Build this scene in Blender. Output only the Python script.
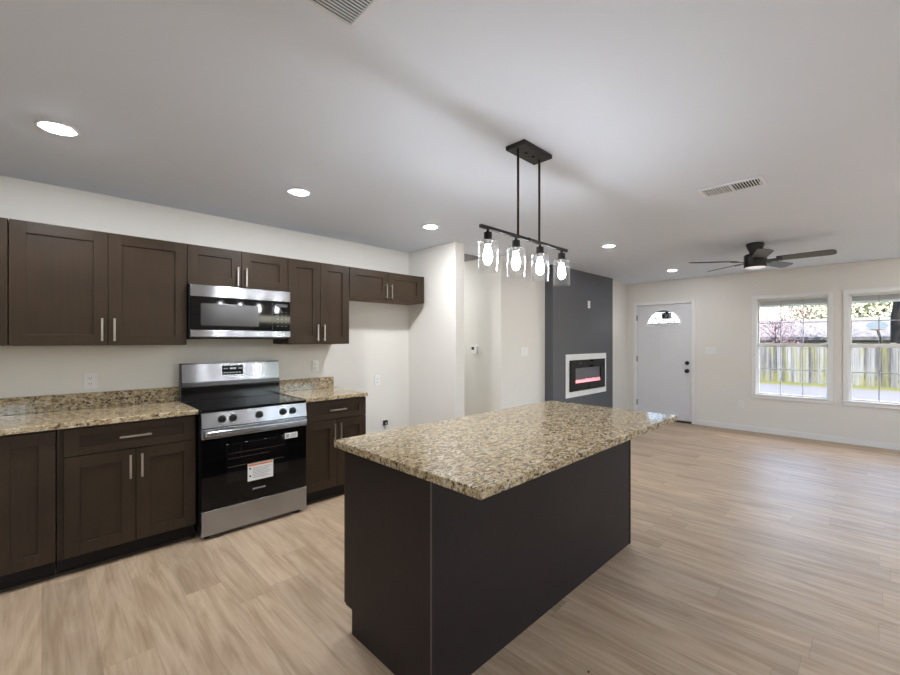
import bpy, bmesh, math, random
from mathutils import Vector, Matrix
random.seed(7)
PI = math.pi
for o in list(bpy.data.objects):
    bpy.data.objects.remove(o)
SC = bpy.context.scene
COL = SC.collection

# ------------------------------------------------------------------ camera
cd = bpy.data.cameras.new('camera'); cam = bpy.data.objects.new('camera', cd); COL.objects.link(cam)
cam.location = (0, 0, 1.406)
cam.rotation_euler = (PI/2, 0, -PI/4)
cd.sensor_width = 36; cd.lens = 416.16/900*36
cd.shift_x = -8.09/900; cd.shift_y = 3.49/900
cd.clip_start = .05; cd.clip_end = 300
SC.camera = cam

# ------------------------------------------------------------------ sky, sun, exposure
world = bpy.data.worlds.new('sky'); SC.world = world; world.use_nodes = True
nt = world.node_tree; bg = nt.nodes['Background']
sky = nt.nodes.new('ShaderNodeTexSky'); sky.sky_type = 'NISHITA'; sky.sun_disc = False
sky.sun_elevation = math.radians(52); sky.sun_rotation = math.radians(135); sky.dust_density = 1.5
nt.links.new(sky.outputs[0], bg.inputs[0]); bg.inputs[1].default_value = 1.5
sd = bpy.data.lights.new('sun', 'SUN'); sun = bpy.data.objects.new('sun', sd); COL.objects.link(sun)
sd.energy = 26.0; sd.angle = .01; sd.color = (1, .95, .88)
sun.rotation_euler = Vector((.42, .38, -.82)).to_track_quat('-Z', 'Y').to_euler()
vs = SC.view_settings
vs.view_transform = 'Standard'; vs.look = 'None'; vs.gamma = 1; vs.use_curve_mapping = False
vs.exposure = 0.2
CAN = 690.0      # radiance of the recessed lenses over the kitchen counter
CAN2 = 390.0     # and of the others
BULB = 150.0     # radiance of a pendant bulb

# ------------------------------------------------------------------ materials
def lin(c):
    return tuple(((v/255)/12.92 if v/255 <= .04045 else ((v/255+.055)/1.055)**2.4) for v in c) + (1,)
class NT:
    def __init__(s, name):
        s.m = bpy.data.materials.new(name); s.m.use_nodes = True
        s.t = s.m.node_tree; s.b = s.t.nodes['Principled BSDF']; s.out = s.t.nodes['Material Output']
    def n(s, kind, **kw):
        x = s.t.nodes.new('ShaderNode'+kind)
        for k, v in kw.items(): setattr(x, k, v)
        return x
    def l(s, a, b): s.t.links.new(a, b)
    def val(s, sock, v):
        if hasattr(v, 'is_linked'): s.l(v, sock)
        else: sock.default_value = v
    def math(s, op, a, b=0.0):
        x = s.n('Math', operation=op); s.val(x.inputs[0], a); s.val(x.inputs[1], b); return x.outputs[0]
    def mix(s, f, a, b, blend='MIX'):
        x = s.n('Mix', data_type='RGBA', blend_type=blend)
        s.val(x.inputs[0], f); s.val(x.inputs[6], a); s.val(x.inputs[7], b); return x.outputs[2]
    def noise(s, vec, scale, detail=3, rough=.5, dist=0):
        x = s.n('TexNoise'); s.l(vec, x.inputs['Vector']); x.inputs['Scale'].default_value = scale
        x.inputs['Detail'].default_value = detail; x.inputs['Roughness'].default_value = rough
        x.inputs['Distortion'].default_value = dist; return x.outputs[0]
    def mapv(s, vec, scale=(1, 1, 1), rot=(0, 0, 0)):
        x = s.n('Mapping'); s.l(vec, x.inputs[0]); x.inputs['Scale'].default_value = scale; x.inputs['Rotation'].default_value = rot
        return x.outputs[0]
    def pos(s): return s.n('NewGeometry').outputs['Position']
    def ramp(s, f, stops, interp='LINEAR'):
        x = s.n('ValToRGB'); s.l(f, x.inputs[0]); r = x.color_ramp; r.interpolation = interp
        while len(r.elements) < len(stops): r.elements.new(.5)
        for e, (p, c) in zip(r.elements, stops): e.position = p; e.color = c
        return x.outputs[0]
    def bump(s, h, strength=.1, dist=.002):
        x = s.n('Bump'); s.l(h, x.inputs['Height']); x.inputs['Strength'].default_value = strength
        x.inputs['Distance'].default_value = dist; s.l(x.outputs[0], s.b.inputs['Normal'])
    def set(s, color=None, rough=.5, metal=0, spec=.5, **kw):
        if color is not None: s.val(s.b.inputs['Base Color'], color)
        s.val(s.b.inputs['Roughness'], rough); s.b.inputs['Metallic'].default_value = metal
        s.b.inputs['Specular IOR Level'].default_value = spec
        for k, v in kw.items(): s.b.inputs[k.replace('_', ' ')].default_value = v
        return s.m
def plain(name, c, rough=.5, metal=0, spec=.5, var=.04, scale=30, **kw):
    k = NT(name); n = k.noise(k.pos(), scale, 2)
    a = lin(c); b = tuple(v*(1-var*2) for v in a[:3])+(1,)
    return k.set(k.mix(n, a, b), rough, metal, spec, **kw)
def paint(name, c, rough=.65, bump=.06):
    k = NT(name); p = k.pos(); a = lin(c)
    k.set(k.mix(k.noise(p, 1.3, 2), a, tuple(v*.97 for v in a[:3])+(1,)), rough, 0, .3)
    k.bump(k.noise(p, 260, 2), bump, .001); return k.m
def wood(name, c1, c2, rough=.38, vert=True):
    k = NT(name); p = k.pos()
    g = k.noise(k.mapv(p, (55, 55, 3.5) if vert else (3.5, 55, 55)), 1, 5, .6, .3)
    bl = k.noise(p, 3.2, 2)
    f = k.math('ADD', k.math('MULTIPLY', g, .4), k.math('MULTIPLY', bl, .6))
    k.set(k.ramp(f, [(.3, lin(c2)), (.75, lin(c1))]), rough, 0, .2)
    k.bump(g, .05, .0006); return k.m
def metal(name, c, rough=.3, aniso=True):
    k = NT(name); p = k.pos()
    n = k.noise(k.mapv(p, (1, 1, 500)), 1, 2)
    k.set(k.mix(n, lin(c), tuple(v*.95 for v in lin(c)[:3])+(1,)), rough, 1)
    if aniso:
        # horizontal brushing: highlights smear up and down
        tg = k.n('Tangent', direction_type='RADIAL', axis='X'); k.l(tg.outputs[0], k.b.inputs['Tangent'])
        k.b.inputs['Anisotropic'].default_value = .97
    return k.m
def emit(name, c, s):
    k = NT(name); k.set((.8, .8, .8, 1), .4); k.b.inputs['Emission Color'].default_value = lin(c); k.b.inputs['Emission Strength'].default_value = s
    return k.m
def glass(name, tint=(1, 1, 1, 1), f0=.06, rough=.0, edge=.55):
    k = NT(name); tr = k.n('BsdfTransparent'); tr.inputs[0].default_value = tint
    gl = k.n('BsdfGlossy'); gl.inputs['Roughness'].default_value = rough; gl.inputs[0].default_value = (1, 1, 1, 1)
    lw = k.n('LayerWeight'); lw.inputs[0].default_value = .25
    f = k.math('ADD', f0, k.math('MULTIPLY', lw.outputs['Facing'], edge*.5))
    x = k.n('MixShader'); k.l(f, x.inputs[0]); k.l(tr.outputs[0], x.inputs[1]); k.l(gl.outputs[0], x.inputs[2])
    k.l(x.outputs[0], k.out.inputs[0]); return k.m
def granite(name):
    k = NT(name); p = k.pos()
    warp = k.n('VectorMath', operation='MULTIPLY_ADD')
    nz = k.n('TexNoise'); k.l(p, nz.inputs['Vector']); nz.inputs['Scale'].default_value = 16; nz.inputs['Detail'].default_value = 3
    k.l(nz.outputs['Color'], warp.inputs[0]); warp.inputs[1].default_value = (.05, .05, .05); k.l(p, warp.inputs[2])
    q = k.mapv(warp.outputs[0], (.6, 1.3, 1.1), (0, 0, .5))
    base = k.ramp(k.noise(q, 46, 6, .72), [(.32, lin((98, 76, 50))), (.42, lin((160, 137, 98))), (.52, lin((193, 175, 138))), (.66, lin((212, 204, 188)))])
    gray = k.ramp(k.noise(k.mapv(q, (1, 1, 1), (.7, .2, .9)), 80, 5, .75), [(.5, (0, 0, 0, 1)), (.58, (1, 1, 1, 1))])
    c = k.mix(k.math('MULTIPLY', gray, .55), base, lin((128, 118, 110)))
    d = k.ramp(k.noise(k.mapv(q, (1, 1, 1), (.3, .5, .2)), 70, 5, .7), [(.525, (0, 0, 0, 1)), (.57, (1, 1, 1, 1))])
    d2 = k.ramp(k.noise(q, 9, 2, .6), [(.3, (.3, .3, .3, 1)), (.55, (1, 1, 1, 1))])
    c = k.mix(k.math('MULTIPLY', d, d2), c, lin((44, 36, 33)))
    v = k.n('TexVoronoi'); k.l(q, v.inputs['Vector']); v.inputs['Scale'].default_value = 95
    sp = k.ramp(v.outputs['Distance'], [(.16, (1, 1, 1, 1)), (.24, (0, 0, 0, 1))])
    c = k.mix(k.math('MULTIPLY', sp, .75), c, lin((74, 52, 44)))
    return k.set(c, .1, 0, .5)
def planks(name):
    k = NT(name); p = k.pos(); s = k.n('SeparateXYZ'); k.l(p, s.inputs[0]); X, Y = s.outputs[0], s.outputs[1]
    W, L = .185, 1.22
    xs = k.math('DIVIDE', X, W); i = k.math('FLOOR', xs)
    wn = k.n('TexWhiteNoise', noise_dimensions='1D'); k.l(i, wn.inputs['W'])
    ys = k.math('ADD', k.math('DIVIDE', Y, L), k.math('MULTIPLY', wn.outputs['Value'], 7.3)); j = k.math('FLOOR', ys)
    cb = k.n('CombineXYZ'); k.l(i, cb.inputs[0]); k.l(j, cb.inputs[1])
    w2 = k.n('TexWhiteNoise', noise_dimensions='2D'); k.l(cb.outputs[0], w2.inputs['Vector'])
    off = k.n('VectorMath', operation='MULTIPLY_ADD'); k.l(w2.outputs['Color'], off.inputs[0]); off.inputs[1].default_value = (9, 9, 9); k.l(p, off.inputs[2])
    g = k.noise(k.mapv(off.outputs[0], (70, 2.2, 1)), 1, 5, .65, .4)
    g2 = k.noise(k.mapv(off.outputs[0], (8, 1.0, 1)), 1, 4, .55, 2.2)
    f = k.math('ADD', k.math('MULTIPLY', g, .42), k.math('MULTIPLY', g2, .58))
    c = k.ramp(f, [(.34, lin((156, 133, 106))), (.5, lin((182, 160, 134))), (.66, lin((200, 180, 156)))])
    tone = k.ramp(w2.outputs['Value'], [(0, (.82, .815, .81, 1)), (.5, (.93, .92, .91, 1)), (1, (1.0, .99, .97, 1))])
    c = k.mix(1.0, c, tone, 'MULTIPLY')
    fx = k.math('FRACT', xs); fy = k.math('FRACT', ys)
    dx = k.math('MULTIPLY', k.math('MINIMUM', fx, k.math('SUBTRACT', 1.0, fx)), W)
    dy = k.math('MULTIPLY', k.math('MINIMUM', fy, k.math('SUBTRACT', 1.0, fy)), L)
    e = k.math('LESS_THAN', k.math('MINIMUM', dx, dy), .0014)
    c = k.mix(k.math('MULTIPLY', e, .3), c, lin((96, 76, 60)))
    k.set(c, k.math('ADD', .38, k.math('MULTIPLY', g, .16)), 0, .42)
    k.bump(k.math('SUBTRACT', g, e), .05, .001); return k.m

M = {}
M['wall'] = paint('wall_paint', (226, 224, 217))
M['ceil'] = paint('ceiling_paint', (226, 234, 246), .8, .08)
M['charcoal'] = paint('charcoal_paint', (86, 87, 91), .5, .04)
M['white'] = paint('trim_white', (232, 232, 230), .4, .0)
M['door'] = paint('door_paint', (222, 223, 226), .4, .0)
M['floor'] = planks('plank_floor')
M['cab'] = wood('cabinet_wood', (63, 50, 37), (46, 37, 27), .42)
M['cab_h'] = wood('cabinet_wood_rail', (63, 50, 37), (46, 37, 27), .42, False)
M['cab_in'] = wood('cabinet_underside', (120, 92, 66), (96, 72, 52), .5)
M['bead'] = plain('corner_moulding', (84, 77, 73), .35)
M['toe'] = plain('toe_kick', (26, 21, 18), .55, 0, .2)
M['island'] = wood('island_panel_wood', (46, 39, 37), (36, 31, 29), .45)
M['granite'] = granite('granite')
M['steel'] = metal('stainless', (170, 172, 175), .23)
M['steel_d'] = metal('dark_stainless_trim', (120, 120, 120), .3)  # darker steel of the trim under the backguard face
M['nickel'] = metal('brushed_nickel', (205, 200, 192), .3, False)
M['blackglass'] = plain('black_glass', (9, 9, 10), .05, 0, .3, 0)
M['ovenwin'] = plain('oven_window_glass', (16, 16, 18), .04, 0, .5, 0)
M['mesh'] = plain('microwave_window_screen', (40, 39, 39), .2, 0, .5, .15, 900)
M['gloss'] = plain('gloss_black_enamel', (14, 14, 15), .16, 0, .5, 0)
M['black'] = plain('black_plastic', (22, 22, 23), .4)
M['iron'] = plain('dark_metal', (44, 43, 42), .42, .4)
M['blade'] = plain('fan_blade', (74, 72, 70), .4)
M['rack'] = metal('chrome_rack', (170, 165, 155), .25, False)
M['can'] = emit('downlight_lens', (246, 247, 252), CAN)
M['can2'] = emit('downlight_lens_soft', (246, 247, 252), CAN2)
M['bulb'] = emit('bulb_glass', (246, 247, 252), BULB)
M['fanlight'] = emit('fan_light_lens', (255, 252, 246), .45)
M['pane'] = glass('window_glass', (1, 1, 1, 1), .02, 0, .25)
M['obscure'] = glass('obscure_glass', (.6, .62, .64, 1), .03, .1, .3)
M['shade'] = glass('clear_glass_shade', (.985, .985, .985, 1), .025, .14, .6)
M['plate'] = plain('plate_plastic', (233, 233, 231), .35, 0, .5, .01)
M['slot'] = plain('slot_dark', (70, 70, 70), .6)
M['keys'] = plain('keypad_grey', (74, 74, 76), .5)
M['vent'] = plain('vent_enamel', (226, 231, 240), .4, 0, .5, .01)
M['duct'] = plain('duct_dark', (46, 46, 48), .8)
M['grille'] = plain('return_grille', (150, 150, 152), .5)
M['paper'] = plain('paper_label', (226, 226, 222), .6, 0, .3, .02)
M['orange'] = plain('label_orange', (214, 130, 84), .6)
M['inkgray'] = plain('label_ink', (150, 152, 156), .6)
M['ink'] = plain('label_black', (30, 30, 30), .6)
M['ember'] = emit('flame_glow', (255, 46, 84), .85)
M['ember2'] = emit('flame_core', (255, 92, 120), 1.0)
M['screen'] = plain('fireplace_back', (92, 92, 97), .3)
M['digit'] = emit('clock_digits', (190, 215, 225), .5)
M['lead'] = plain('lead_came', (120, 124, 128), .5)
M['led'] = plain('thermostat_screen', (70, 72, 70), .2)
M['chip'] = plain('debris_chip', (60, 42, 34), .8)
def dim(c): return tuple(v*.19 for v in lin(c)[:3])+(1,)
def d_(*c): return tuple(255*(1.055*v**(1/2.4)-.055) for v in dim(c)[:3])
# outside
def fence_mat():
    k = NT('weathered_boards'); p = k.pos()
    g = k.noise(k.mapv(p, (9, 9, .6)), 1, 5, .65)
    s = k.n('SeparateXYZ'); k.l(p, s.inputs[0])
    wn = k.n('TexWhiteNoise', noise_dimensions='1D'); k.l(k.math('FLOOR', k.math('DIVIDE', s.outputs[1], .152)), wn.inputs['W'])
    f = k.math('ADD', k.math('MULTIPLY', g, .7), k.math('MULTIPLY', wn.outputs['Value'], .32))
    c = k.ramp(f, [(.32, dim((120, 116, 116))), (.5, dim((196, 192, 188))), (.72, dim((238, 236, 234)))])
    ms = k.ramp(k.noise(k.mapv(p, (5, 5, .7)), 1, 4, .6), [(.46, (0, 0, 0, 1)), (.62, (1, 1, 1, 1))])
    c = k.mix(k.math('MULTIPLY', ms, .7), c, dim((200, 194, 112)))
    return k.set(c, .9, 0, .1)
M['fence'] = fence_mat()
M['grass'] = plain('lawn', d_(168, 170, 100), .95, 0, .1, .25, 6)
M['drive'] = plain('concrete_drive', d_(150, 150, 153), .9, 0, .2, .08, 2)
M['roofing'] = plain('shingle_roof', d_(176, 170, 170), .9, 0, .1, .1, 12)
M['patio'] = plain('added_patio_concrete', (96, 95, 93), .9, 0, .2, .05, 2)  # for the slab added to bounce sunlight indoors
M['siding'] = plain('house_siding', d_(205, 200, 192), .8)
M['bark'] = plain('bark', d_(74, 66, 60), .9, 0, .2, .3, 9)
M['leaf'] = plain('spring_leaves', (164, 160, 126), .8, 0, .2, .2, 3)
M['leaf2'] = plain('pale_leaves', (166, 160, 130), .8, 0, .2, .2, 3)
M['pink'] = plain('pink_blossom', d_(246, 190, 202), .8, 0, .2, .15, 3)
M['board'] = plain('backboard', d_(178, 196, 202), .3)
M['hooporange'] = plain('hoop_rim', d_(214, 120, 70), .5)
M['eave'] = plain('soffit', (200, 204, 208), .8)
M['muntin'] = plain('muntin_grey', (176, 179, 183), .5)

# ------------------------------------------------------------------ geometry helpers
class MB:
    def __init__(s): s.bm = bmesh.new()
    def _add(s, t, bev=0, seg=2):
        if bev > 0:
            bmesh.ops.bevel(t, geom=t.edges[:], offset=bev, segments=seg, affect='EDGES', profile=.5, clamp_overlap=True)
        me = bpy.data.meshes.new('t'); t.to_mesh(me); t.free(); s.bm.from_mesh(me); bpy.data.meshes.remove(me); return s
    def box(s, x0, x1, y0, y1, z0, z1, bev=0, seg=2):
        t = bmesh.new(); bmesh.ops.create_cube(t, size=1)
        for v in t.verts:
            v.co = Vector(((x0+x1)/2+v.co.x*abs(x1-x0), (y0+y1)/2+v.co.y*abs(y1-y0), (z0+z1)/2+v.co.z*abs(z1-z0)))
        return s._add(t, bev, seg)
    def prism(s, pts, d, bev=0):            # pts: 3-D polygon, extruded by vector d
        t = bmesh.new(); f = t.faces.new([t.verts.new(p) for p in pts])
        r = bmesh.ops.extrude_face_region(t, geom=[f])
        for e in r['geom']:
            if isinstance(e, bmesh.types.BMVert): e.co += Vector(d)
        bmesh.ops.recalc_face_normals(t, faces=t.faces[:]); return s._add(t, bev)
    def lathe(s, c, prof, axis='z', n=32, cap=True):   # prof: list of (r, h)
        t = bmesh.new(); rings = []
        for r, h in prof:
            ring = []
            for i in range(n):
                a = 2*PI*i/n; x, y = r*math.cos(a), r*math.sin(a)
                p = {'z': (x, y, h), 'y': (x, h, y), 'x': (h, x, y)}[axis]
                ring.append(t.verts.new(Vector(c)+Vector(p)))
            rings.append(ring)
        for a, b in zip(rings, rings[1:]):
            for i in range(n): t.faces.new((a[i], a[(i+1) % n], b[(i+1) % n], b[i]))
        if cap:
            for ring in (rings[0], rings[-1]):
                t.faces.new(ring)
        bmesh.ops.recalc_face_normals(t, faces=t.faces[:])
        for f in t.faces: f.smooth = len(f.verts) == 4
        return s._add(t)
    def tube(s, pts, r, n=10, r2=None):
        t = bmesh.new(); rings = []; pts = [Vector(p) for p in pts]
        for k, p in enumerate(pts):
            d = (pts[min(k+1, len(pts)-1)]-pts[max(k-1, 0)]).normalized()
            u = d.orthogonal().normalized() if k == 0 else (u-d*u.dot(d)).normalized()
            w = d.cross(u); rr = r if r2 is None else r+(r2-r)*k/(len(pts)-1)
            rings.append([t.verts.new(p+(u*math.cos(2*PI*i/n)+w*math.sin(2*PI*i/n))*rr) for i in range(n)])
        for a, b in zip(rings, rings[1:]):
            for i in range(n): t.faces.new((a[i], a[(i+1) % n], b[(i+1) % n], b[i])).smooth = True
        t.faces.new(rings[0]); t.faces.new(rings[-1])
        bmesh.ops.recalc_face_normals(t, faces=t.faces[:]); return s._add(t)
    def build(s, name, mat, parent=None, origin=None):
        me = bpy.data.meshes.new(name)
        o = bpy.data.objects.new(name, me); COL.objects.link(o)
        if parent is not None:
            root = parent
            while root.parent: root = root.parent
            org = root.location.copy(); o.parent = parent
        else:
            if origin is None:
                vs_ = [v.co for v in s.bm.verts]
                lo = [min(v[i] for v in vs_) for i in range(3)]; hi = [max(v[i] for v in vs_) for i in range(3)]
                origin = ((lo[0]+hi[0])/2, (lo[1]+hi[1])/2, lo[2])
            org = Vector(origin); o.location = org
        bmesh.ops.translate(s.bm, verts=s.bm.verts[:], vec=-org)
        s.bm.to_mesh(me); s.bm.free(); me.materials.append(M[mat]); return o
def tag(o, label, cat, group=None):
    o['label'] = label; o['category'] = cat
    if group: o['group'] = group
    return o
def thing(name, label, cat, loc, group=None):
    o = bpy.data.objects.new(name, None); COL.objects.link(o); o.location = loc; o.empty_display_size = .1
    return tag(o, label, cat, group)
def structure(o, label=None, cat=None):
    o['kind'] = 'structure'
    if label: o['label'] = label
    if cat: o['category'] = cat
    return o
def sroot(name, loc, label, cat):
    return structure(thing(name, label, cat, loc))

W, FX, CE = 3.99, 7.796, 2.477      # kitchen wall, far wall, ceiling
YR, XB = -2.7, -2.3                 # right-hand wall, wall behind the camera

# ------------------------------------------------------------------ room shell
structure(MB().box(XB-.15, FX+.15, YR-.15, 5.75, -.12, 0).build('floor', 'floor'), 'pale tan wood plank floor', 'floor')
structure(MB().box(XB-.15, FX+.15, YR-.15, 5.75, CE, CE+.12).build('ceiling', 'ceil'), 'smooth white painted ceiling', 'ceiling')
structure(MB().box(XB-.15, 3.139, W, W+.12, 0, CE).build('wall_left', 'wall'), 'off white kitchen wall behind the range', 'wall')
structure(MB().box(3.139, 3.279, 3.18, 5.6, 0, CE, .004).build('wall_alcove', 'wall'), 'short off white wall closing the refrigerator alcove', 'wall')
structure(MB().box(4.06, 5.16, 3.30, 5.6, 0, CE, .004).build('wall_hall', 'wall'), 'off white wall with thermostat between hallway and fireplace', 'wall')
structure(MB().box(3.139, 5.16, 5.6, 5.75, 0, CE).build('wall_hall_end', 'wall'), 'wall at the end of the hallway', 'wall')
structure(MB().box(5.04, 6.92, 3.17, 3.32, 0, CE, .003).build('wall_fireplace', 'charcoal'), 'charcoal painted fireplace wall standing proud', 'wall')
structure(MB().box(5.1, FX+.15, 3.29, 3.44, 0, CE).build('wall_entry', 'wall'), 'off white wall between fireplace wall and front door', 'wall')
WY = [(.402, 1.345), (-.64, .303)]        # window casings on the far wall (outer y)
WZ = (.525, 2.105); DY = (2.193, 3.108); DZ = 2.052
fw = MB(); H_ = [(y0+.042, y1-.042, WZ[0]+.042, WZ[1]-.042) for y0, y1 in WY]+[(DY[0]-.02, DY[1]+.02, 0, DZ+.02)]
ys = sorted({YR-.15, 3.44}|{h[0] for h in H_}|{h[1] for h in H_})
for a, b in zip(ys, ys[1:]):
    hole = [h for h in H_ if h[0] <= a+1e-6 and h[1] >= b-1e-6]
    if not hole: fw.box(FX, FX+.15, a, b, 0, CE)
    else:
        h = hole[0]
        if h[2] > 0: fw.box(FX, FX+.15, a, b, 0, h[2])
        fw.box(FX, FX+.15, a, b, h[3], CE)
bmesh.ops.remove_doubles(fw.bm, verts=fw.bm.verts[:], dist=1e-5)
structure(fw.build('wall_far', 'wall'), 'off white far wall with front door and two windows', 'wall')
PX0, PX1, PZ = 3.3, 5.3, 2.06              # patio door in the right-hand wall
KX0, KX1, KZ0 = -2.15, -.1, .9              # unseen window added in the same wall to light the kitchen
rw = MB().box(XB-.15, KX0, YR-.15, YR, 0, CE).box(KX1, PX0, YR-.15, YR, 0, CE).box(PX1, FX, YR-.15, YR, 0, CE)
rw.box(PX0, PX1, YR-.15, YR, PZ, CE).box(KX0, KX1, YR-.15, YR, PZ, CE).box(KX0, KX1, YR-.15, YR, 0, KZ0)
structure(rw.build('wall_right', 'wall'), 'off white right-hand wall with glass patio door', 'wall')
structure(MB().box(XB-.15, XB, YR, W, 0, CE).build('wall_back', 'wall'), 'off white wall behind the camera', 'wall')
def base(n, x0, x1, y0, y1, lab):
    structure(MB().box(x0, x1, y0, y1, 0, .083, .004).build('baseboard_'+n, 'white'), lab, 'baseboard')
base('far', FX-.014, FX, YR, DY[0]-.065, 'white baseboard along the far wall under the windows')
base('far_corner', FX-.014, FX, DY[1]+.065, 3.29, 'white baseboard left of the front door')
base('entry', 6.92, FX-.014, 3.276, 3.29, 'white baseboard right of the charcoal wall')
base('hall', 4.06, 5.04, 3.286, 3.30, 'white baseboard under the hallway switch')
base('hall_side', 4.046, 4.06, 3.30, 5.6, 'white baseboard inside the hallway')
base('alcove', 2.18, 3.139, W-.014, W, 'white baseboard at the back of the refrigerator alcove')
base('alcove_side', 3.125, 3.139, 3.18, W-.014, 'white baseboard on the alcove side wall')
base('alcove_end', 3.139, 3.279, 3.166, 3.18, 'white baseboard on the end of the alcove wall')

# ------------------------------------------------------------------ windows on the far wall
def window(n, y0, y1, label):
    z0, z1 = WZ; r = sroot('window_%d' % n, (FX, (y0+y1)/2, z0), label, 'window')
    c = MB(); w = .052
    c.box(FX-.018, FX, y0, y1, z1-w, z1, .003).box(FX-.018, FX, y0, y1, z0, z0+w, .003)
    c.box(FX-.018, FX, y0, y0+w, z0+w, z1-w, .003).box(FX-.018, FX, y1-w, y1, z0+w, z1-w, .003)
    c.box(FX-.026, FX, y0-.012, y1+.012, z0+w-.004, z0+w+.014, .003)
    c.build('casing', 'white', r)
    a, b, p, q = y0+w-.012, y1-w+.012, z0+w-.012, z1-w+.012
    f = MB(); t = .024; t2 = .01        # narrower stile on the right
    f.box(FX-.004, FX+.12, a, b, q-t, q).box(FX-.004, FX+.12, a, b, p, p+t).box(FX-.004, FX+.12, a, a+t2, p+t, q-t).box(FX-.004, FX+.12, b-t, b, p+t, q-t)
    f.build('frame', 'white', r)
    zm = 1.34; ga, gb = a+t2, b-t
    for nm, zz0, zz1, xx in (('upper_sash', zm-.022, q-t, FX+.075), ('lower_sash', p+t, zm+.03, FX+.04)):
        s = MB(); u = .022
        s.box(xx, xx+.03, ga, gb, zz1-u-.02*(nm == 'lower_sash'), zz1, .002).box(xx, xx+.03, ga, gb, zz0, zz0+u, .002)
        s.box(xx, xx+.03, ga, ga+u, zz0+u, zz1-u, .002).box(xx, xx+.03, gb-u, gb, zz0+u, zz1-u, .002)
        so = s.build(nm, 'white', r)
        MB().box(xx+.013, xx+.017, ga+u-.004, gb-u+.004, zz0+u-.004, zz1-u+.004).build('pane', 'pane', so)
        mu = MB(); iw = (gb-ga-2*u)
        for k in (1, 2): mu.box(xx+.008, xx+.022, ga+u+iw*k/3-.005, ga+u+iw*k/3+.005, zz0+u, zz1-u)
        zc = (zz0+zz1)/2; mu.box(xx+.0085, xx+.0215, ga+u, gb-u, zc-.005, zc+.005)
        mu.build('muntin_grid', 'muntin', so)
        if nm == 'lower_sash':
            MB().box(FX+.03, FX+.045, (ga+gb)/2-.03, (ga+gb)/2+.03, zz1-.002, zz1+.012, .003).build('sash_lock', 'white', so)
window(1, *WY[0], 'white double hung window nearer the front door')
window(2, *WY[1], 'white double hung window cut by the right edge of the photo')

# patio door in the right-hand wall (lights the room)
r = sroot('window_3', ((PX0+PX1)/2, YR, 0), 'white framed glass patio door in the right-hand wall', 'patio door')
f = MB(); xm = (PX0+PX1)/2
for x0, x1 in ((PX0, PX0+.07), (PX1-.07, PX1), (xm-.05, xm+.05)): f.box(x0, x1, YR-.1, YR-.02, .08, PZ-.07)
f.box(PX0, PX1, YR-.1, YR-.02, 0, .08).box(PX0, PX1, YR-.1, YR-.02, PZ-.07, PZ)
f.build('frame', 'white', r)
for x0, x1 in ((PX0+.07, xm-.05), (xm+.05, PX1-.07)): MB().box(x0, x1, YR-.065, YR-.059, .08, PZ-.07).build('pane', 'pane', r)

r = sroot('window_4', ((KX0+KX1)/2, YR, KZ0), 'unseen wide window added opposite the kitchen to light it', 'window')
f = MB(); n = 3
for k in range(n+1):
    x = KX0+(KX1-KX0-.05)*k/n; f.box(x, x+.05, YR-.1, YR-.02, KZ0+.05, PZ-.05)
f.box(KX0, KX1, YR-.1, YR-.02, KZ0, KZ0+.05).box(KX0, KX1, YR-.1, YR-.02, PZ-.05, PZ)
f.build('frame', 'white', r)
MB().box(KX0+.02, KX1-.02, YR-.065, YR-.059, KZ0+.02, PZ-.02).build('pane', 'pane', r)

# ------------------------------------------------------------------ front door
r = sroot('door_1', (FX, (DY[0]+DY[1])/2, 0), 'pale grey panelled front door with half-moon glass', 'door')
XD = FX+.012
c = MB(); w = .058
c.box(FX-.016, FX, DY[0]-w, DY[0]-.004, 0, DZ+w, .003).box(FX-.016, FX, DY[1]+.004, DY[1]+w, 0, DZ+w, .003).box(FX-.016, FX, DY[0]-.004, DY[1]+.004, DZ+.004, DZ+w, .003)
c.build('casing', 'white', r)
MB().box(FX-.01, FX+.15, DY[0]-.02, DY[1]+.02, 0, .028, .004).build('threshold', 'iron', r)
j = MB().box(FX, FX+.15, DY[0]-.02, DY[0]-.004, .028, DZ+.004).box(FX, FX+.15, DY[1]+.004, DY[1]+.02, .028, DZ+.004).box(FX, FX+.15, DY[0]-.02, DY[1]+.02, DZ+.004, DZ+.02)
j.build('jamb', 'door', r)
# slab with a half-moon opening: strips around it
LC, LW, LZ, LH = 2.655, .285, 1.69, .262
N = 28; arc = [(LC+LW*math.cos(PI*i/N), LZ+LH*math.sin(PI*i/N)) for i in range(N+1)]
s = MB(); Y0, Y1 = DY[0]+.003, DY[1]-.003; ZT = DZ-.002
s.box(XD, XD+.045, Y0, Y1, .032, LZ); s.box(XD, XD+.045, Y0, LC-LW, LZ, ZT); s.box(XD, XD+.045, LC+LW, Y1, LZ, ZT)
for (a, z1), (b, z2) in zip(arc, arc[1:]):
    s.prism([(XD, a, z1), (XD, b, z2), (XD, b, ZT), (XD, a, ZT)], (.045, 0, 0))
def raised(mb, ya, yb, za, zb):
    t = .02
    mb.box(XD-.006, XD+.001, ya, yb, zb-t, zb, .003).box(XD-.006, XD+.001, ya, yb, za, za+t, .003)
    mb.box(XD-.006, XD+.001, ya, ya+t, za+t, zb-t, .003).box(XD-.006, XD+.001, yb-t, yb, za+t, zb-t, .003)
    mb.box(XD-.004, XD+.001, ya+.045, yb-.045, za+.045, zb-.045, .003)
slab = s.build('door_slab', 'door', r)
for ya, yb in ((2.375, 2.6), (2.71, 2.935)):
    for za, zb in ((1.02, 1.59), (.29, .79)):
        mb = MB(); raised(mb, ya, yb, za, zb); mb.build('panel', 'door', slab)
lt = MB()
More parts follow.
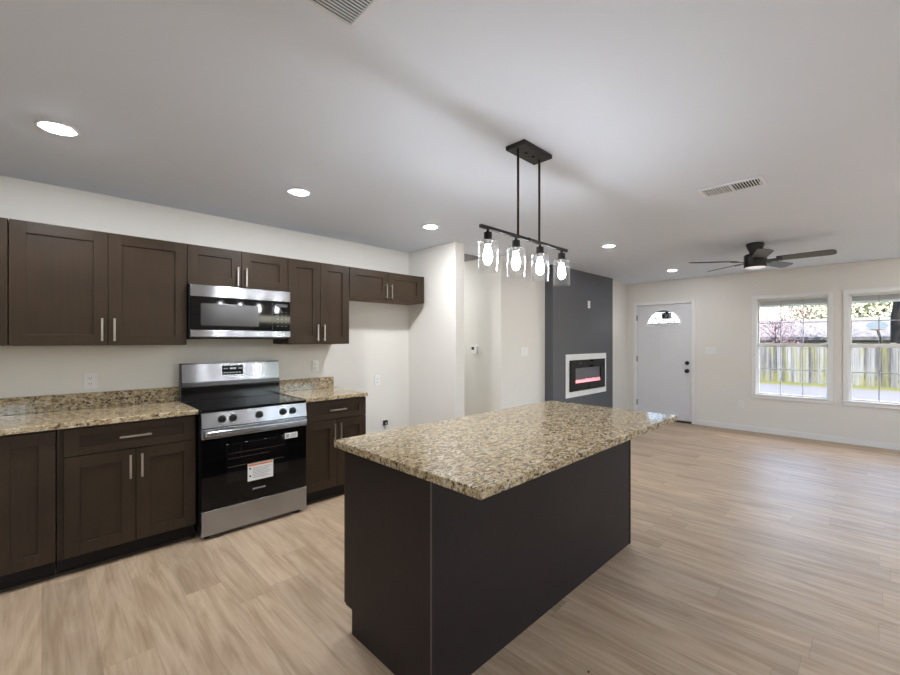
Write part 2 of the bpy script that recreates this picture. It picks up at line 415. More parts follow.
for (a, z1), (b, z2) in zip(arc, arc[1:]):
    k = 1.07
    f = lambda y, z, k: (LC+(y-LC)*k, LZ+(z-LZ)*k)
    p1, p2, p3, p4 = (a, z1), (b, z2), f(b, z2, k), f(a, z1, k)
    lt.prism([(XD-.012, *p1), (XD-.012, *p2), (XD-.012, *p3), (XD-.012, *p4)], (.02, 0, 0))
lt.box(XD-.012, XD+.008, LC-LW*1.07, LC+LW*1.07, LZ-.022, LZ+.002, .002)
lite = lt.build('glass_frame', 'white', slab)
MB().prism([(XD+.02, y, z) for y, z in arc], (.006, 0, 0)).build('half_moon_pane', 'obscure', slab)
cm = MB()
for k in range(1, 6):
    a = PI*k/6; pts = []
    for q in range(9):
        t = q/8; rr = .25+.75*t; aa = a+.22*math.sin(PI*t)*(1 if k % 2 else -1)
        pts.append((XD+.016, LC+LW*rr*math.cos(aa), LZ+LH*rr*math.sin(aa)))
    cm.tube(pts, .0062, 6)
for rr in (.25, .62):
    cm.tube([(XD+.016, LC+LW*(rr+.09*abs(math.sin(3*a_)))*math.cos(a_), LZ+LH*(rr+.09*abs(math.sin(3*a_)))*math.sin(a_)) for a_ in [PI*i/36 for i in range(37)]], .0062, 6)
cm.build('leaded_pattern', 'lead', slab)
for z, rr, nm in ((.893, .031, 'door_knob'), (1.03, .031, 'deadbolt')):
    k = MB().lathe((XD, 2.263, z), [(.034, 0), (.034, -.008), (.014, -.01), (.014, -.03), (rr*.8, -.036), (rr, -.05), (rr*.7, -.064), (.004, -.067)] if nm == 'door_knob' else [(.034, 0), (.033, -.014), (.026, -.02), (.004, -.021)], 'x', 24)
    if nm == 'deadbolt': k.box(XD-.036, XD-.018, 2.258, 2.268, z-.018, z+.018, .003)
    k.build(nm, 'black', slab)
for z in (.28, 1.08, 1.83):
    MB().box(FX-.012, FX+.012, DY[1]-.006, DY[1]+.008, z-.05, z+.05, .003).build('hinge', 'iron', r)

# ------------------------------------------------------------------ kitchen cabinets
def shaker(x0, x1, z0, z1, yf, s=-1, fr=.072, th=.02, rl=None):     # front face at yf, facing s*y
    rl = rl or fr; yb = yf-s*th; m = MB(); ya, yc = sorted((yf, yb))
    yp = yf-s*.011; pa, pc = sorted((yp, yb))
    b = .0018
    m.box(x0, x0+fr, ya, yc, z0, z1, b).box(x1-fr, x1, ya, yc, z0, z1, b)
    m.box(x0+fr-.001, x1-fr+.001, ya, yc, z1-rl, z1, b).box(x0+fr-.001, x1-fr+.001, ya, yc, z0, z0+rl, b)
    m.box(x0+fr-.004, x1-fr+.004, pa, pc, z0+rl-.004, z1-rl+.004)
    return m
def pull(parent, x, z, yf, L=.152, vert=True, s=-1):
    m = MB(); o = yf+s*.03; h = L/2; e = h-.016
    if vert:
        m.box(x-.006, x+.006, min(o, o-s*.008), max(o, o-s*.008), z-h, z+h, .002)
        for k in (-e, e): m.box(x-.004, x+.004, min(yf, o), max(yf, o), z+k-.004, z+k+.004)
    else:
        m.box(x-h, x+h, min(o, o-s*.008), max(o, o-s*.008), z-.006, z+.006, .002)
        for k in (-e, e): m.box(x+k-.004, x+k+.004, min(yf, o), max(yf, o), z-.004, z+.004)
    m.build('handle', 'nickel', parent)
GRU, GRB = 'dark brown wall cabinets', 'dark brown base cabinets'
YU = W-.345                                # front face of the wall-cabinet doors
def upper(x0, x1, z0, z1, label, doors, hz, filler=None):
    r = thing('wall_cabinet', label, 'cabinet', ((x0+x1)/2, W-.16, z0), GRU)
    b = MB().box(x0+.001, x1-.001, YU+.02, W-.001, z0+.004, z1, .0012)
    if filler: b.box(x1-.002, filler, YU+.006, W-.001, z0+.002, z1, .001)
    b.build('body', 'cab', r)
    MB().box(x0+.018, x1-.018, YU+.04, W-.02, z0+.0005, z0+.0045).build('bottom_panel', 'cab_in', r)
    for a, c, side in doors:
        d = shaker(a+.0015, c-.0015, z0+.002, z1-.004, YU).build('door', 'cab', r)
        pull(d, c-.032 if side == 'r' else a+.032, hz, YU)
Z0, Z1, ZS = 1.376, 2.14, 1.836
upper(-.752, -.1435, Z0, Z1, 'tall dark brown wall cabinet cut by the left edge of the photo', [(-.752, -.448, 'r'), (-.448, -.1435, 'l')], 1.48)
upper(-.1415, .769, Z0, Z1, 'wide two-door dark brown wall cabinet left of the microwave', [(-.1415, .314, 'r'), (.314, .769, 'l')], 1.482)
upper(.772, 1.529, ZS, Z1, 'short dark brown wall cabinet above the microwave', [(.772, 1.15, 'r'), (1.15, 1.529, 'l')], 1.925)
upper(1.532, 2.134, Z0, Z1, 'narrow tall dark brown wall cabinet right of the microwave', [(1.532, 1.833, 'r'), (1.833, 2.134, 'l')], 1.482)
upper(2.138, 3.06, ZS, Z1, 'short dark brown wall cabinet over the empty refrigerator alcove', [(2.138, 2.6, 'r'), (2.6, 3.06, 'l')], 1.93, 3.1)

YB = 3.392                                  # front face of base doors
def basecab(x0, x1, label, doors, drawer=None, top_door=.878, hz=.6, side_r=False):
    r = thing('base_cabinet', label, 'cabinet', ((x0+x1)/2, W-.3, 0), GRB)
    MB().box(x0+.001, x1-.001, YB+.02, W-.002, .105, .889, .0012).build('body', 'cab', r)
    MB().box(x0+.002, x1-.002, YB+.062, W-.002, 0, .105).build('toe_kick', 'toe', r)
    for a, c, side in doors:
        d = shaker(a+.0015, c-.0015,   .112, .709 if drawer else top_door, YB).build('door', 'cab', r)
        if side: pull(d, c-.03 if side == 'r' else a+.03, hz, YB)
    if drawer:
        d = shaker(drawer[0]+.0015, drawer[1]-.0015, .714, .878, YB, rl=.046).build('drawer', 'cab_h', r)
        pull(d, (drawer[0]+drawer[1])/2, .796, YB, .165, False)
basecab(-.79, .058, 'dark brown base cabinet with a narrow full-height door at left edge', [(-.79, -.2, None), (-.2, .058, None)])
basecab(.0605, .774, 'wide dark brown base cabinet with drawer left of the range', [(.09, .432, 'r'), (.432, .77, 'l')], (.09, .77))
basecab(1.562, 2.165, 'dark brown base cabinet with drawer right of the range', [(1.568, 1.863, 'r'), (1.863, 2.163, 'l')], (1.568, 2.163))
structure(MB().box(-.79, .774, YB+.047, YB+.062, 0, .016, .004).build('trim_1', 'cab'), 'dark shoe moulding under the left base cabinets', 'trim')
structure(MB().box(1.562, 2.158, YB+.047, YB+.062, 0, .016, .004).build('trim_2', 'cab'), 'dark shoe moulding under the right base cabinet', 'trim')
def counter(x0, x1, label, sx1):
    r = thing('countertop', label, 'countertop', ((x0+x1)/2, 3.67, .88), 'granite worktops along the kitchen wall')
    MB().box(x0, x1, 3.362, W-.001, .8895, .924, .004, 3).build('slab', 'granite', r)
    MB().box(x0, sx1, W-.022, W-.001, .9242, 1.036, .002).build('backsplash', 'granite', r)
counter(-.8, .779, 'speckled tan granite countertop left of the range', .779)
counter(1.558, 2.166, 'short speckled tan granite countertop right of the range', 2.142)

# ------------------------------------------------------------------ range
r = thing('kitchen_range', 'stainless steel and black freestanding electric range', 'range', (1.166, 3.6, 0))
RX0, RX1, RF = .784, 1.548, 3.318
MB().box(RX0+.002, RX1-.002, RF+.03, W-.03, .035, .9, .002).build('body', 'black', r)
MB().box(RX0, RX1, RF+.005, W-.1, .9, .917, .004).build('cooktop', 'blackglass', r)
ct = MB()
for x, y, rad in ((.98, 3.48, .105), (1.36, 3.48, .08), (.98, 3.74, .075), (1.36, 3.74, .105), (1.17, 3.77, .05)):
    ct.lathe((x, y, .9171), [(rad, 0), (rad, .0004), (rad-.004, .0004), (rad-.004, 0)], n=40, cap=False)
ct.build('burner_rings', 'mesh', r)
# front panel, slightly raked, with five knobs
pn = MB().prism([(RX0+.003, RF+.012, .897), (RX0+.003, RF+.04, .897), (RX0+.003, RF+.04, .79), (RX0+.003, RF-.008, .79)], (RX1-RX0-.006, 0, 0), .001)
panel = pn.build('control_panel', 'steel', r)
for x in (.916, .988, 1.173, 1.354, 1.43):
    kb = MB().lathe((x, RF+.003, .845), [(.027, 0), (.026, -.01), (.021, -.014), (.019, -.03), (.017, -.033)], 'y', 24)
    kb.box(x-.004, x+.004, RF-.034, RF-.02, .828, .863, .002); kb.build('knob', 'black', panel)
door = MB().box(RX0+.003, RX1-.003, RF, RF+.03, .212, .712, .002).build('oven_door', 'blackglass', r)
MB().box(RX0+.003, RX1-.003, RF-.004, RF+.03, .7125, .784, .004).build('door_rail', 'steel', door)
hb = MB(); 
hb.box(RX0+.015, RX1-.015, RF-.05, RF-.03, .734, .77, .009, 3)
for x in (RX0+.03, RX1-.06): hb.box(x, x+.03, RF-.04, RF, .738, .766, .003)
hb.build('oven_handle', 'steel', door)
MB().box(.945, 1.392, RF-.0015, RF+.001, .37, .655, .0005).build('oven_window', 'ovenwin', door)
rk = MB()
for z, x1 in ((.582, 1.37), (.546, 1.25), (.485, 1.36)): rk.box(.955, x1, RF-.0022, RF-.001, z, z+.004)
rk.build('rack_wires', 'rack', door)
lb = MB().box(1.089, 1.275, RF-.0035, RF-.0016, .353, .482).build('instruction_sheet', 'paper', door); lb['label'] = 'white paper label with orange band'
MB().box(1.093, 1.271, RF-.0042, RF-.0034, .464, .479).build('orange_band', 'orange', lb)
ln = MB()
for k in range(7): ln.box(1.125, 1.258-.012*(k % 3), RF-.004, RF-.0034, .445-k*.012, .4485-k*.012)
ln.build('printed_lines', 'inkgray', lb)
for z in (.446, .39): MB().lathe((1.106, RF-.0035, z), [(.007, 0), (.007, -.0008)], 'y', 12).build('warning_symbol', 'ink', lb)
st = MB().box(1.368, 1.469, RF-.0028, RF-.0005, .627, .67).build('energy_sticker', 'paper', door)
q = MB()
for k in range(4): q.box(1.41, 1.46, RF-.0033, RF-.0027, .635+k*.007, .638+k*.007)
q.box(1.374, 1.4, RF-.0033, RF-.0027, .634, .662); q.build('sticker_print', 'inkgray', st)
bd = MB()
for k in range(9): bd.box(1.126+k*.0105, 1.133+k*.0105, RF-.0012, RF+.001, .284, .295)
bd.build('nameplate', 'inkgray', door)
MB().box(RX0+.003, RX1-.003, RF-.002, RF+.03, .03, .206, .004).build('storage_drawer', 'steel', r)
for x in (RX0+.05, RX1-.05):
    for y in (RF+.06, W-.12): MB().lathe((x, y, 0), [(.02, 0), (.02, .008), (.01, .01), (.01, .036)], n=16).build('foot', 'black', r)
bgd = MB().prism([(RX0-.004, W-.1, .917), (RX0-.004, W-.03, .917), (RX0-.004, W-.03, 1.225), (RX0-.004, W-.065, 1.225), (RX0-.004, W-.088, 1.06), (RX0-.004, W-.1, 1.03)], (RX1-RX0+.012, 0, 0), .002).build('backguard', 'gloss', r)
def slant(x0, x1, z0, z1, off, th=.004):
    y = lambda z: W-.088+(z-1.06)*(.023/.165)-off
    return MB().prism([(x0, y(z0), z0), (x0, y(z1), z1), (x0, y(z1)+th, z1), (x0, y(z0)+th, z0)], (x1-x0, 0, 0), .0008)
slant(RX0+.006, RX1+.006, 1.068, 1.216, .003).build('backguard_face', 'steel', bgd)
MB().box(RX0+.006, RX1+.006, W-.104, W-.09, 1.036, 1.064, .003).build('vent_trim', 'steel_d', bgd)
dp = slant(1.08, 1.245, 1.118, 1.195, .0045, .002).build('clock_display', 'blackglass', bgd)
yb_ = W-.088+.1*.023/.165-.0058
for k in range(4): MB().box(1.143+k*.011+(k > 1)*.004, 1.151+k*.011+(k > 1)*.004, yb_-.0004, yb_+.002, 1.164, 1.178).build('clock_digit', 'digit', dp)
for k in range(6): MB().box(1.092+k*.024, 1.104+k*.024, yb_-.0044, yb_+.002, 1.133, 1.139).build('touch_key', 'digit', dp)
for x in (1.094, 1.112, 1.21, 1.226): MB().box(x, x+.01, yb_-.0002, yb_+.002, 1.168, 1.173).build('touch_key', 'digit', dp)

# ------------------------------------------------------------------ microwave
MX0, MX1, MF, MZ0, MZ1 = .775, 1.528, 3.585, 1.433, 1.833
r = thing('microwave', 'stainless and black over-the-range microwave under the short cabinet', 'microwave', ((MX0+MX1)/2, 3.78, MZ0))
MB().box(MX0, MX1, MF+.022, W-.002, MZ0, MZ1, .003).build('body', 'black', r)
MB().box(MX0+.02, MX1-.02, MF+.05, W-.05, MZ0-.012, MZ0+.002, .003).build('vent_panel', 'black', r)
d = MB().box(MX0+.003, MX1-.003, MF, MF+.022, 1.49, 1.741, .002).build('door', 'blackglass', r)
MB().box(MX0+.003, MX1-.003, MF-.004, MF+.022, 1.7415, MZ1-.003, .003).build('top_rail', 'steel', r)
MB().box(MX0+.003, MX1-.003, MF-.004, MF+.022, MZ0+.004, 1.4895, .003).build('bottom_rail', 'steel', r)
MB().box(.845, 1.262, MF-.0014, MF+.001, 1.523, 1.692, .0005).build('door_window', 'mesh', d)
MB().box(1.374, 1.377, MF-.001, MF+.001, 1.492, 1.739).build('door_seam', 'mesh', d)
for i in range(5):
    for k in range(3): MB().box(1.41+k*.034, 1.428+k*.034, MF-.0008, MF+.001, 1.53+i*.03, 1.534+i*.03).build('key', 'keys', d)
MB().box(1.405, 1.5, MF-.0008, MF+.001, 1.695, 1.72).build('clock', 'keys', d)

# ------------------------------------------------------------------ island
r = thing('kitchen_island', 'dark brown island cabinet with plain back panel under granite', 'island', (1.97, 1.5, 0))
IX0, IX1, IY0, IY1 = 1.05, 2.895, 1.197, 1.826
MB().box(IX0+.02, IX1-.02, IY0+.02, IY1-.002, .1, .877).build('body', 'cab', r)
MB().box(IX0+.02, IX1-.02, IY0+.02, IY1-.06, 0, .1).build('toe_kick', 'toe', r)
for x in (IX0, IX1-.019):
    MB().prism([(x, IY0, 0), (x, IY1-.056, 0), (x, IY1-.056, .118), (x, IY1, .118), (x, IY1, .8775), (x, IY0, .8775)], (.019, 0, 0), .0012).build('end_panel', 'island', r)
MB().box(IX0+.019, IX1-.019, IY0+.004, IY0+.02, 0, .8775).build('back_panel', 'island', r)
MB().box(IX0-.002, IX0+.004, IY0-.003, IY0+.003, 0, .8775, .0025).build('corner_bead', 'bead', r)
xs = [IX0+.001+(IX1-IX0-.002)*k/4 for k in range(5)]
for k in range(4):
    d = shaker(xs[k]+.0015, xs[k+1]-.0015, .122, .868, IY1+.02, 1).build('door', 'cab', r)
    pull(d, xs[k+1]-.032 if k % 2 == 0 else xs[k]+.032, .76, IY1+.02, s=1)
tag(MB().box(1.025, 2.976, .919, 1.899, .8785, .914, .004, 3).build('island_countertop', 'granite'), 'large speckled tan granite slab on the kitchen island', 'countertop')

# ------------------------------------------------------------------ wall plates
def plate(kind, axis, pos, label, cat, n=1, group=None, wide=.07, high=.115, s=-1):
    """axis 'y': plate on a wall of constant y facing s*y; 'x': on constant x facing s*x"""
    r = thing(kind, label, cat, pos, group); x, y, z = pos
    def bx(m, u0, u1, z0, z1, d0, d1, bev=0):
        if axis == 'y': m.box(x+u0, x+u1, y+s*d0, y+s*d1, z+z0, z+z1, bev)
        else: m.box(x+s*d0, x+s*d1, y+u0, y+u1, z+z0, z+z1, bev)
    w = wide+.046*(n-1)
    m = MB(); bx(m, -w/2, w/2, -high/2, high/2, 0, .006, .002); m.build('cover_plate', 'plate', r)
    for k in range(n):
        c = (k-(n-1)/2)*.046
        if kind == 'wall_outlet':
            for zz in (-.02, .02):
                m = MB(); bx(m, c-.016, c+.016, zz-.014, zz+.014, .0055, .0085, .002); f = m.build('receptacle', 'plate', r)
                m = MB(); bx(m, c-.008, c-.0055, zz-.002, zz+.008, .008, .0092); bx(m, c+.0055, c+.008, zz-.002, zz+.008, .008, .0092); bx(m, c-.002, c+.002, zz-.01, zz-.006, .008, .0092)
                m.build('slot', 'slot', f)
        else:
            m = MB(); bx(m, c-.016, c+.016, -.033, .033, .0055, .0095, .002); m.build('rocker', 'plate', r)
plate('wall_outlet', 'y', (.246, W, 1.118), 'white outlet above the left counter backsplash', 'outlet')
plate('wall_outlet', 'y', (1.95, W, 1.154), 'white outlet above the right counter under the narrow cabinet', 'outlet')
plate('wall_outlet', 'y', (2.69, W, .957), 'white outlet on the refrigerator alcove wall', 'outlet')
plate('wall_outlet', 'x', (FX, 1.482, .415), 'white outlet low on far wall between door and window', 'outlet')
plate('light_switch', 'x', (FX, 1.9, 1.25), 'wide white switch plate right of the front door', 'switch', 3)
plate('light_switch', 'y', (4.548, 3.30, 1.266), 'white switch plate on the wall left of the charcoal wall', 'switch', 2, wide=.12)
plate('wall_outlet', 'y', (6.075, 3.17, 1.978), 'white outlet high on the charcoal wall above the fireplace', 'outlet')
r = thing('thermostat', 'small white thermostat on the hallway wall', 'thermostat', (4.06, 3.74, 1.29))
tb = MB().box(4.03, 4.06, 3.69, 3.79, 1.238, 1.344, .005).build('housing', 'plate', r)
MB().box(4.0285, 4.031, 3.732, 3.778, 1.288, 1.328, .001).build('screen', 'led', r)
r = thing('water_supply_box', 'small black and white supply box low in the refrigerator alcove', 'supply box', (2.79, W, .45))
MB().box(2.75, 2.83, W-.006, W, .395, .505, .002).build('cover_plate', 'plate', r)
MB().box(2.762, 2.818, W-.03, W-.005, .44, .495, .004).build('receptacle', 'black', r)
MB().tube([(2.79, W-.012, .4), (2.79, W-.02, .44), (2.79, W-.035, .47)], .008).build('valve', 'nickel', r)

# ------------------------------------------------------------------ electric fireplace
r = thing('electric_fireplace', 'white framed electric fireplace with pink flames in charcoal wall', 'fireplace', (6.0, 3.17, .57))
FY = 3.168; x0, x1, z0, z1 = 5.372, 6.642, .57, 1.208; t = .095
MB().box(x0, x1, FY-.012, FY, z1-t, z1, .002).box(x0, x1, FY-.012, FY, z0, z0+t, .002).box(x0, x0+t, FY-.012, FY, z0+t, z1-t, .002).box(x1-t, x1, FY-.012, FY, z0+t, z1-t, .002).build('surround', 'white', r)
fx0, fx1, fz0, fz1 = 5.60, 6.40, .772, 1.0
a, b, c_, d_ = x0+t-.008, x1-t+.008, z0+t-.008, z1-t+.008
MB().box(a, b, FY-.035, FY-.012, fz1, d_, .002).box(a, b, FY-.035, FY-.012, c_, fz0, .002).box(a, fx0, FY-.035, FY-.012, fz0, fz1).box(fx1, b, FY-.035, FY-.012, fz0, fz1).build('front_glass', 'blackglass', r)
MB().box(fx0, fx1, FY-.02, FY-.0125, fz0, fz1).build('back_screen', 'screen', r)
fl = MB(); n = 40; top = []
for k in range(n+1):
    x = fx0+.01+(fx1-fx0-.02)*k/n; top.append((x, FY-.027, fz0+.028+.022*abs(math.sin(k*1.9))+.016*random.random()))
fl.prism([(fx0+.01, FY-.027, fz0+.002), (fx1-.01, FY-.027, fz0+.002)]+top[::-1], (0, .004, 0)); fl.build('flame', 'ember', r)
em = MB()
for k in range(26):
    x = fx0+.025+(fx1-fx0-.05)*k/25; em.lathe((x, FY-.03, fz0+.012), [(.001, -.009), (.008, -.006), (.011, 0), (.007, .006), (.001, .009)], n=8)
em.build('ember_bed', 'ember2', r)
for a, b, c_, d_z in ((5.71, 5.79, 1.055, 1.09), (6.40, 6.50, 1.05, 1.095), (6.42, 6.49, .985, 1.02)):
    MB().box(a, b, FY-.037, FY-.034, c_, d_z, .001).build('dark_mark', 'ink', r)  # small dark marks on the front glass

# ------------------------------------------------------------------ ceiling vents
def register(x0, x1, y0, y1, label, along, n, split=False):
    r = thing('ceiling_vent', label, 'vent', ((x0+x1)/2, (y0+y1)/2, CE), 'air vents in the ceiling')
    b = .024; z = CE-.009
    MB().box(x0, x1, y0, y0+b, z, CE, .002).box(x0, x1, y1-b, y1, z, CE, .002).box(x0, x0+b, y0+b, y1-b, z, CE, .002).box(x1-b, x1, y0+b, y1-b, z, CE, .002).build('frame', 'vent', r)
    MB().box(x0+b, x1-b, y0+b, y1-b, CE-.002, CE-.0005).build('duct_opening', 'duct', r)
    m = MB()
    for k in range(n):
        f = (k+.5)/n
        if along == 'x':      # slats run along x, spread over y
            c = y0+b+(y1-y0-2*b)*f; t = .0035*(-1 if (split and f > .5) else 1); w2 = .0016
            m.prism([(x0+b, c-w2+t, CE-.002), (x0+b, c+w2+t, CE-.002), (x0+b, c+w2*2, z), (x0+b, c-w2*2, z)], (x1-x0-2*b, 0, 0))
        else:
            c = x0+b+(x1-x0-2*b)*f
            m.prism([(c-.005, y0+b, CE-.002), (c-.002, y0+b, CE-.002), (c+.007, y0+b, z), (c+.004, y0+b, z)], (0, y1-y0-2*b, 0))
    m.build('louvers', 'vent', r)
    if split:
        ym = (y0+y1)/2; MB().box(x0+b, x1-b, ym-.008, ym+.008, z, CE-.001, .001).build('divider', 'vent', r)
        MB().box((x0+x1)/2-.004, (x0+x1)/2+.004, y0+.012, y0+.034, z-.012, z+.002, .001).build('lever', 'vent', r)
register(.36, .757, .875, 1.272, 'square white ceiling vent at the top edge of the photo', 'x', 28)
register(3.292, 3.492, .512, .888, 'rectangular white ceiling vent beyond the pendant toward the fan', 'x', 20, True)
r = thing('return_air_grille', 'grey slatted return air grille in the hallway ceiling', 'vent', (3.7, 3.85, CE))
MB().box(3.42, 4.045, 3.50, 3.52, CE-.008, CE).box(3.42, 4.045, 4.17, 4.19, CE-.008, CE).box(3.42, 3.44, 3.52, 4.17, CE-.008, CE).box(4.025, 4.045, 3.52, 4.17, CE-.008, CE).build('frame', 'vent', r)
MB().box(3.44, 4.025, 3.52, 4.17, CE-.003, CE-.001).build('backing', 'duct', r)
m = MB()
for k in range(27):
    c = 3.45+k*.0212; m.box(c, c+.010, 3.52, 4.17, CE-.007, CE-.004)
m.build('slats', 'grille', r)

# ------------------------------------------------------------------ recessed downlights
def downlight(x, y, label, lens='can2'):
    r = thing('recessed_light', label, 'ceiling light', (x, y, CE), 'recessed downlights in the ceiling')
    MB().lathe((x, y, CE), [(.084, 0), (.084, -.003), (.08, -.005), (.05, -.003), (.05, 0)], n=40, cap=False).build('trim_ring', 'vent', r)
    MB().lathe((x, y, CE), [(.05, -.0031), (.046, -.006), (.034, -.009), (.017, -.0105), (.001, -.011)], n=28).build('lens', lens, r)
downlight(.057, 2.91, 'leftmost of three recessed lights above the kitchen counter', 'can')
downlight(1.307, 2.925, 'middle one of three recessed lights in front of the wall cabinets', 'can')
downlight(2.578, 2.94, 'recessed light nearest the refrigerator alcove wall', 'can')
downlight(4.521, 2.12, 'recessed light in front of the charcoal wall, between pendant and fan')
downlight(6.769, 2.17, 'recessed light nearest the front door')
downlight(6.77, -.75, 'added unseen recessed light near the windows, right of the photo')  # from here to the camera-side ones: extra lamps out of view, added for light
downlight(4.52, -.85, 'added unseen recessed light near the patio door, right of the photo')
downlight(1.3, -1.0, 'added unseen recessed light behind the camera')
downlight(-1.2, .9, 'added unseen recessed light behind and left of the camera')
downlight(3.66, 4.6, 'recessed light deep in the hallway', 'can')

# ------------------------------------------------------------------ island pendant
PY = 1.372
r = thing('island_pendant', 'black linear pendant with four clear glass shades above island', 'pendant light', (1.94, PY, CE))
MB().box(1.805, 2.075, PY-.063, PY+.063, CE-.024, CE, .003).build('canopy', 'iron', r)
for x in (1.906, 1.974): MB().lathe((x, PY, CE-.024), [(.01, 0), (.008, -.007), (.001, -.008)], n=12).build('canopy_screw', 'black', r)
for x in (1.834, 2.037): MB().tube([(x, PY, CE-.024), (x, PY, 1.972)], .0065).build('rod', 'iron', r)
MB().box(1.526, 2.342, PY-.009, PY+.009, 1.965, 1.983, .003).build('crossbar', 'iron', r)
MB().lathe((1.936-.012, PY, 1.974), [(.0125, 0), (.0125, .024)], 'x', 16).build('bar_coupling', 'iron', r)
for x in (1.583, 1.816, 2.044, 2.281):
    sk = MB().lathe((x, PY, .010), [(.008, 1.955), (.008, 1.943), (.0215, 1.94), (.0225, 1.905), (.034, 1.903), (.034, 1.899), (.02, 1.897), (.018, 1.882), (.012, 1.88)], n=24).build('socket', 'iron', r)
    MB().lathe((x, PY, .010), [(.020, 1.8985), (.047, 1.897), (.0502, 1.894), (.0505, 1.89), (.0505, 1.742), (.0485, 1.742), (.0485, 1.889), (.047, 1.8945), (.020, 1.896)], n=40, cap=False).build('glass_shade', 'shade', sk)
    MB().lathe((x, PY, .010), [(.011, 1.879), (.013, 1.868), (.02, 1.84), (.0235, 1.82), (.0225, 1.805), (.015, 1.788), (.004, 1.779)], n=20).build('bulb', 'bulb', sk)

# ------------------------------------------------------------------ ceiling fan
cx, cy = 5.545, .925
r = thing('ceiling_fan', 'dark five-blade ceiling fan near the windows', 'ceiling fan', (cx, cy, CE))
MB().lathe((cx, cy, 0), [(.082, CE), (.084, CE-.02), (.074, CE-.05), (.056, CE-.09), (.054, CE-.115)], n=32).build('canopy', 'iron', r)
MB().lathe((cx, cy, 0), [(.054, CE-.11), (.098, CE-.122), (.106, CE-.136), (.106, CE-.255), (.1, CE-.262)], n=32).build('motor_housing', 'iron', r)
MB().lathe((cx, cy, 0), [(.095, CE-.261), (.09, CE-.267), (.07, CE-.271), (.04, CE-.273), (.002, CE-.274)], n=32).build('light_lens', 'fanlight', r)
zb = 2.283
for a in (53, 125, 197, 269, 341):
    ca, sa = math.cos(math.radians(a)), math.sin(math.radians(a)); pit = math.tan(math.radians(-13))
    def P(u, v, dz=0): return (cx+u*ca-v*sa, cy+u*sa+v*ca, zb+v*pit+dz)
    ar = MB().prism([P(.1, -.025, -.004), P(.24, -.04, -.004), P(.24, .04, -.004), P(.1, .025, -.004)], (0, 0, -.006), .001).build('blade_arm', 'iron', r)
    out = [(.19, -.058), (.62, -.066), (.652, -.055), (.665, -.03), (.665, .03), (.652, .055), (.62, .066), (.19, .058)]
    MB().prism([P(u, v) for u, v in out], (0, 0, .007), .001).build('blade', 'blade', ar)

# ------------------------------------------------------------------ floor debris
for k, (x, y, lab) in enumerate(((1.635, .853, 'small dark chip of debris on the floor nearer the island'), (1.78, .67, 'small dark chip of debris on the floor farther from the island'))):
    tag(MB().prism([(x, y, 0), (x+.011, y+.002, 0), (x+.009, y+.009, 0), (x+.002, y+.008, 0)], (0, 0, .004), .001).build('debris_chip', 'chip'), lab, 'debris', 'debris chips on the floor')

# ------------------------------------------------------------------ outside
G = -.38
structure(MB().box(FX+.15, 90, -60, 70, G-.2, G).build('lawn', 'grass'), 'sunny yellow-green lawn beyond the windows', 'lawn')
structure(MB().box(XB-20, FX+.15, -60, YR-.15, G-.2, G).build('side_yard', 'grass'), 'lawn outside the patio door', 'lawn')
structure(MB().box(-14, FX+4, -9.1, -9, G, G+2.5).build('added_sky_fence', 'fence'), 'unseen board fence added to block the bright horizon sky', 'fence')  # added out of view; keeps horizon sky out of the glossy reflections
structure(MB().box(-4, FX, -9, YR-.15, G, G+.2).build('patio', 'patio'), 'unseen concrete patio added to bounce sunlight onto the ceiling', 'patio')  # added out of view; sunlit ground that bounces light to the ceiling
structure(MB().box(11.5, 21.3, -30, 40, G, G+.02).build('driveway', 'drive'), 'pale concrete driveway outside the windows', 'driveway')
structure(MB().box(FX+.15, 8.42, -4, 6, 1.955, 2.13).build('eave', 'eave'), 'grey roof overhang outside the windows', 'eave')
r = thing('porch_lantern', 'small black porch lantern seen through the half-moon door glass', 'lantern', (8.245, 2.74, 1.82))
MB().box(8.18, 8.31, 2.675, 2.805, 1.82, 1.93, .008).build('lantern_body', 'black', r)
MB().lathe((8.245, 2.74, 0), [(.05, 1.93), (.02, 1.945), (.02, 1.956)], n=16).build('lantern_cap', 'black', r)
# weathered picket fence
r = thing('wooden_fence', 'weathered grey wooden privacy fence behind the driveway', 'fence', (23, 2, G))
pk = MB(); y = -9.0
while y < 13:
    w = .135+.01*random.random(); pk.box(23+.01*random.random(), 23.03, y, y+w, G, G+1.66+.06*random.random()); y += w+.012
pk.build('pickets', 'fence', r)
MB().box(23.03, 23.07, -9, 13, G+.3, G+.39).box(23.03, 23.07, -9, 13, G+1.4, G+1.49).build('rails', 'fence', r)
for k in range(10): MB().box(23.03, 23.13, -8.9+k*2.42, -8.8+k*2.42, G, G+1.7).build('post', 'fence', r)
# neighbour's house
r = thing('neighbour_house', 'low house with pale grey shingle roof beyond the fence', 'house', (33, 3, G))
MB().box(29.6, 37.4, -9, 12, G, 1.6).build('walls', 'siding', r)
MB().prism([(28.9, -9.6, 1.45), (33.5, -9.6, 2.6), (38.1, -9.6, 1.45), (38.1, -9.6, 1.62), (33.5, -9.6, 2.77), (28.9, -9.6, 1.62)], (0, 22.2, 0)).build('roof', 'roofing', r)
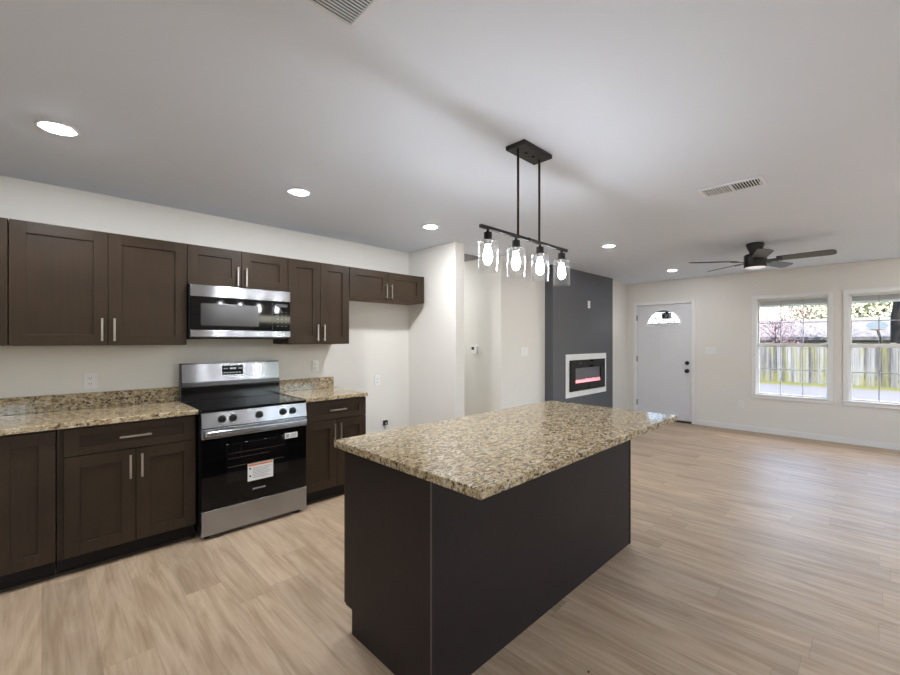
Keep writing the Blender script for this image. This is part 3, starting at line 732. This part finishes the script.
# trees
def tree(name, x, y, h, cr, leafmat, label, nleaf, lsize, lean=(0, 0), tr=.12, seed=1, group=None, low=.35, leaves='foliage'):
    rnd = random.Random(seed)
    r = thing(name, label, 'tree', (x, y, G), group); tk = MB()
    top = Vector((x+lean[0], y+lean[1], G+h*.62)); b0 = Vector((x, y, G))
    pts = [b0.lerp(top, t)+Vector((rnd.uniform(-1, 1), rnd.uniform(-1, 1), 0))*tr*.5*(t > 0) for t in (0, .25, .5, .75, 1)]
    tk.tube(pts, tr, 10, tr*.45); tips = []
    for k in range(13):
        t = low+(1-low)*k/12; s = b0.lerp(top, t); a = rnd.uniform(0, 2*PI); rr = cr*rnd.uniform(.6, 1)
        e = s+Vector((math.cos(a)*rr, math.sin(a)*rr, h*.38*rnd.uniform(.3, 1)))
        mid = s.lerp(e, .5)+Vector((0, 0, .1*h*rnd.random())); tk.tube([s, mid, e], tr*.3, 6, tr*.06)
        tips += [mid, e, mid.lerp(e, .5)]
        for q in range(3):
            e2 = mid+Vector((rnd.uniform(-1, 1), rnd.uniform(-1, 1), rnd.uniform(-.2, .8)))*cr*.5; tk.tube([mid, e2], tr*.12, 5, tr*.04); tips.append(e2)
    tk.build('trunk', 'bark', r)
    bm = bmesh.new()
    for k in range(nleaf):
        c = rnd.choice(tips)+Vector((rnd.gauss(0, 1), rnd.gauss(0, 1), rnd.gauss(0, .8)))*cr*.22
        u = Vector((rnd.gauss(0, 1), rnd.gauss(0, 1), rnd.gauss(0, 1))).normalized(); v = u.orthogonal().normalized()*lsize*rnd.uniform(.5, 1); u *= lsize
        bm.faces.new([bm.verts.new(p) for p in (c-u, c+v*.6, c+u, c-v*.6)])
    mb = MB(); mb.bm.free(); mb.bm = bm; mb.build(leaves, leafmat, r)
tree('redbud_tree', 26, 3.5, 4.2, 1.5, 'pink', 'pink flowering tree behind the fence in the left window', 1900, .05, tr=.04, seed=3, leaves='blossom')
tree('shade_tree', 25.4, -.95, 9, 3.0, 'leaf', 'thick dark leaning tree trunk in the right window', 1200, .12, lean=(0, .15), tr=.34, seed=5, low=.6)
for k, (y, h, c) in enumerate(((9.5, 9, 'leaf'), (4.5, 8, 'leaf2'), (0.5, 8.5, 'leaf'), (-4.5, 9, 'leaf2'))):
    tree('background_tree', 43+k % 2*9, y, h, 3.2, c, ['tall yellow-green tree beyond the house, farthest left', 'pale tree beyond the house behind the pink blossom', 'yellow-green tree beyond the house between the two windows', 'pale tree beyond the house, farthest right'][k], 2600, .2, tr=.2, seed=11+k, group='spring trees beyond the neighbouring house')
# basketball hoop
r = thing('basketball_hoop', 'basketball hoop with pale blue rounded backboard rising behind the fence', 'basketball hoop', (24, -.18, G))
hx, hy, hz = 23.5, -.08, 2.0
MB().tube([(hx+.5, hy-.1, G), (hx+.5, hy-.1, 1.5), (hx+.1, hy, 1.95)], .05).build('pole', 'iron', r)
fan_ = [(hx, hy-.27, hz-.06), (hx, hy-.15, hz-.17), (hx, hy+.15, hz-.17), (hx, hy+.27, hz-.06)]+[(hx, hy+.32*math.cos(t), hz+.19*math.sin(t)) for t in [PI*i/12 for i in range(13)]]
MB().prism(fan_, (.04, 0, 0)).build('backboard', 'board', r)
MB().tube([(hx-.22+.2*math.cos(t), hy+.2*math.sin(t), hz-.14) for t in [2*PI*i/24 for i in range(25)]], .012, 6).box(hx-.04, hx, hy-.04, hy+.04, hz-.17, hz-.11).build('rim', 'hooporange', r)
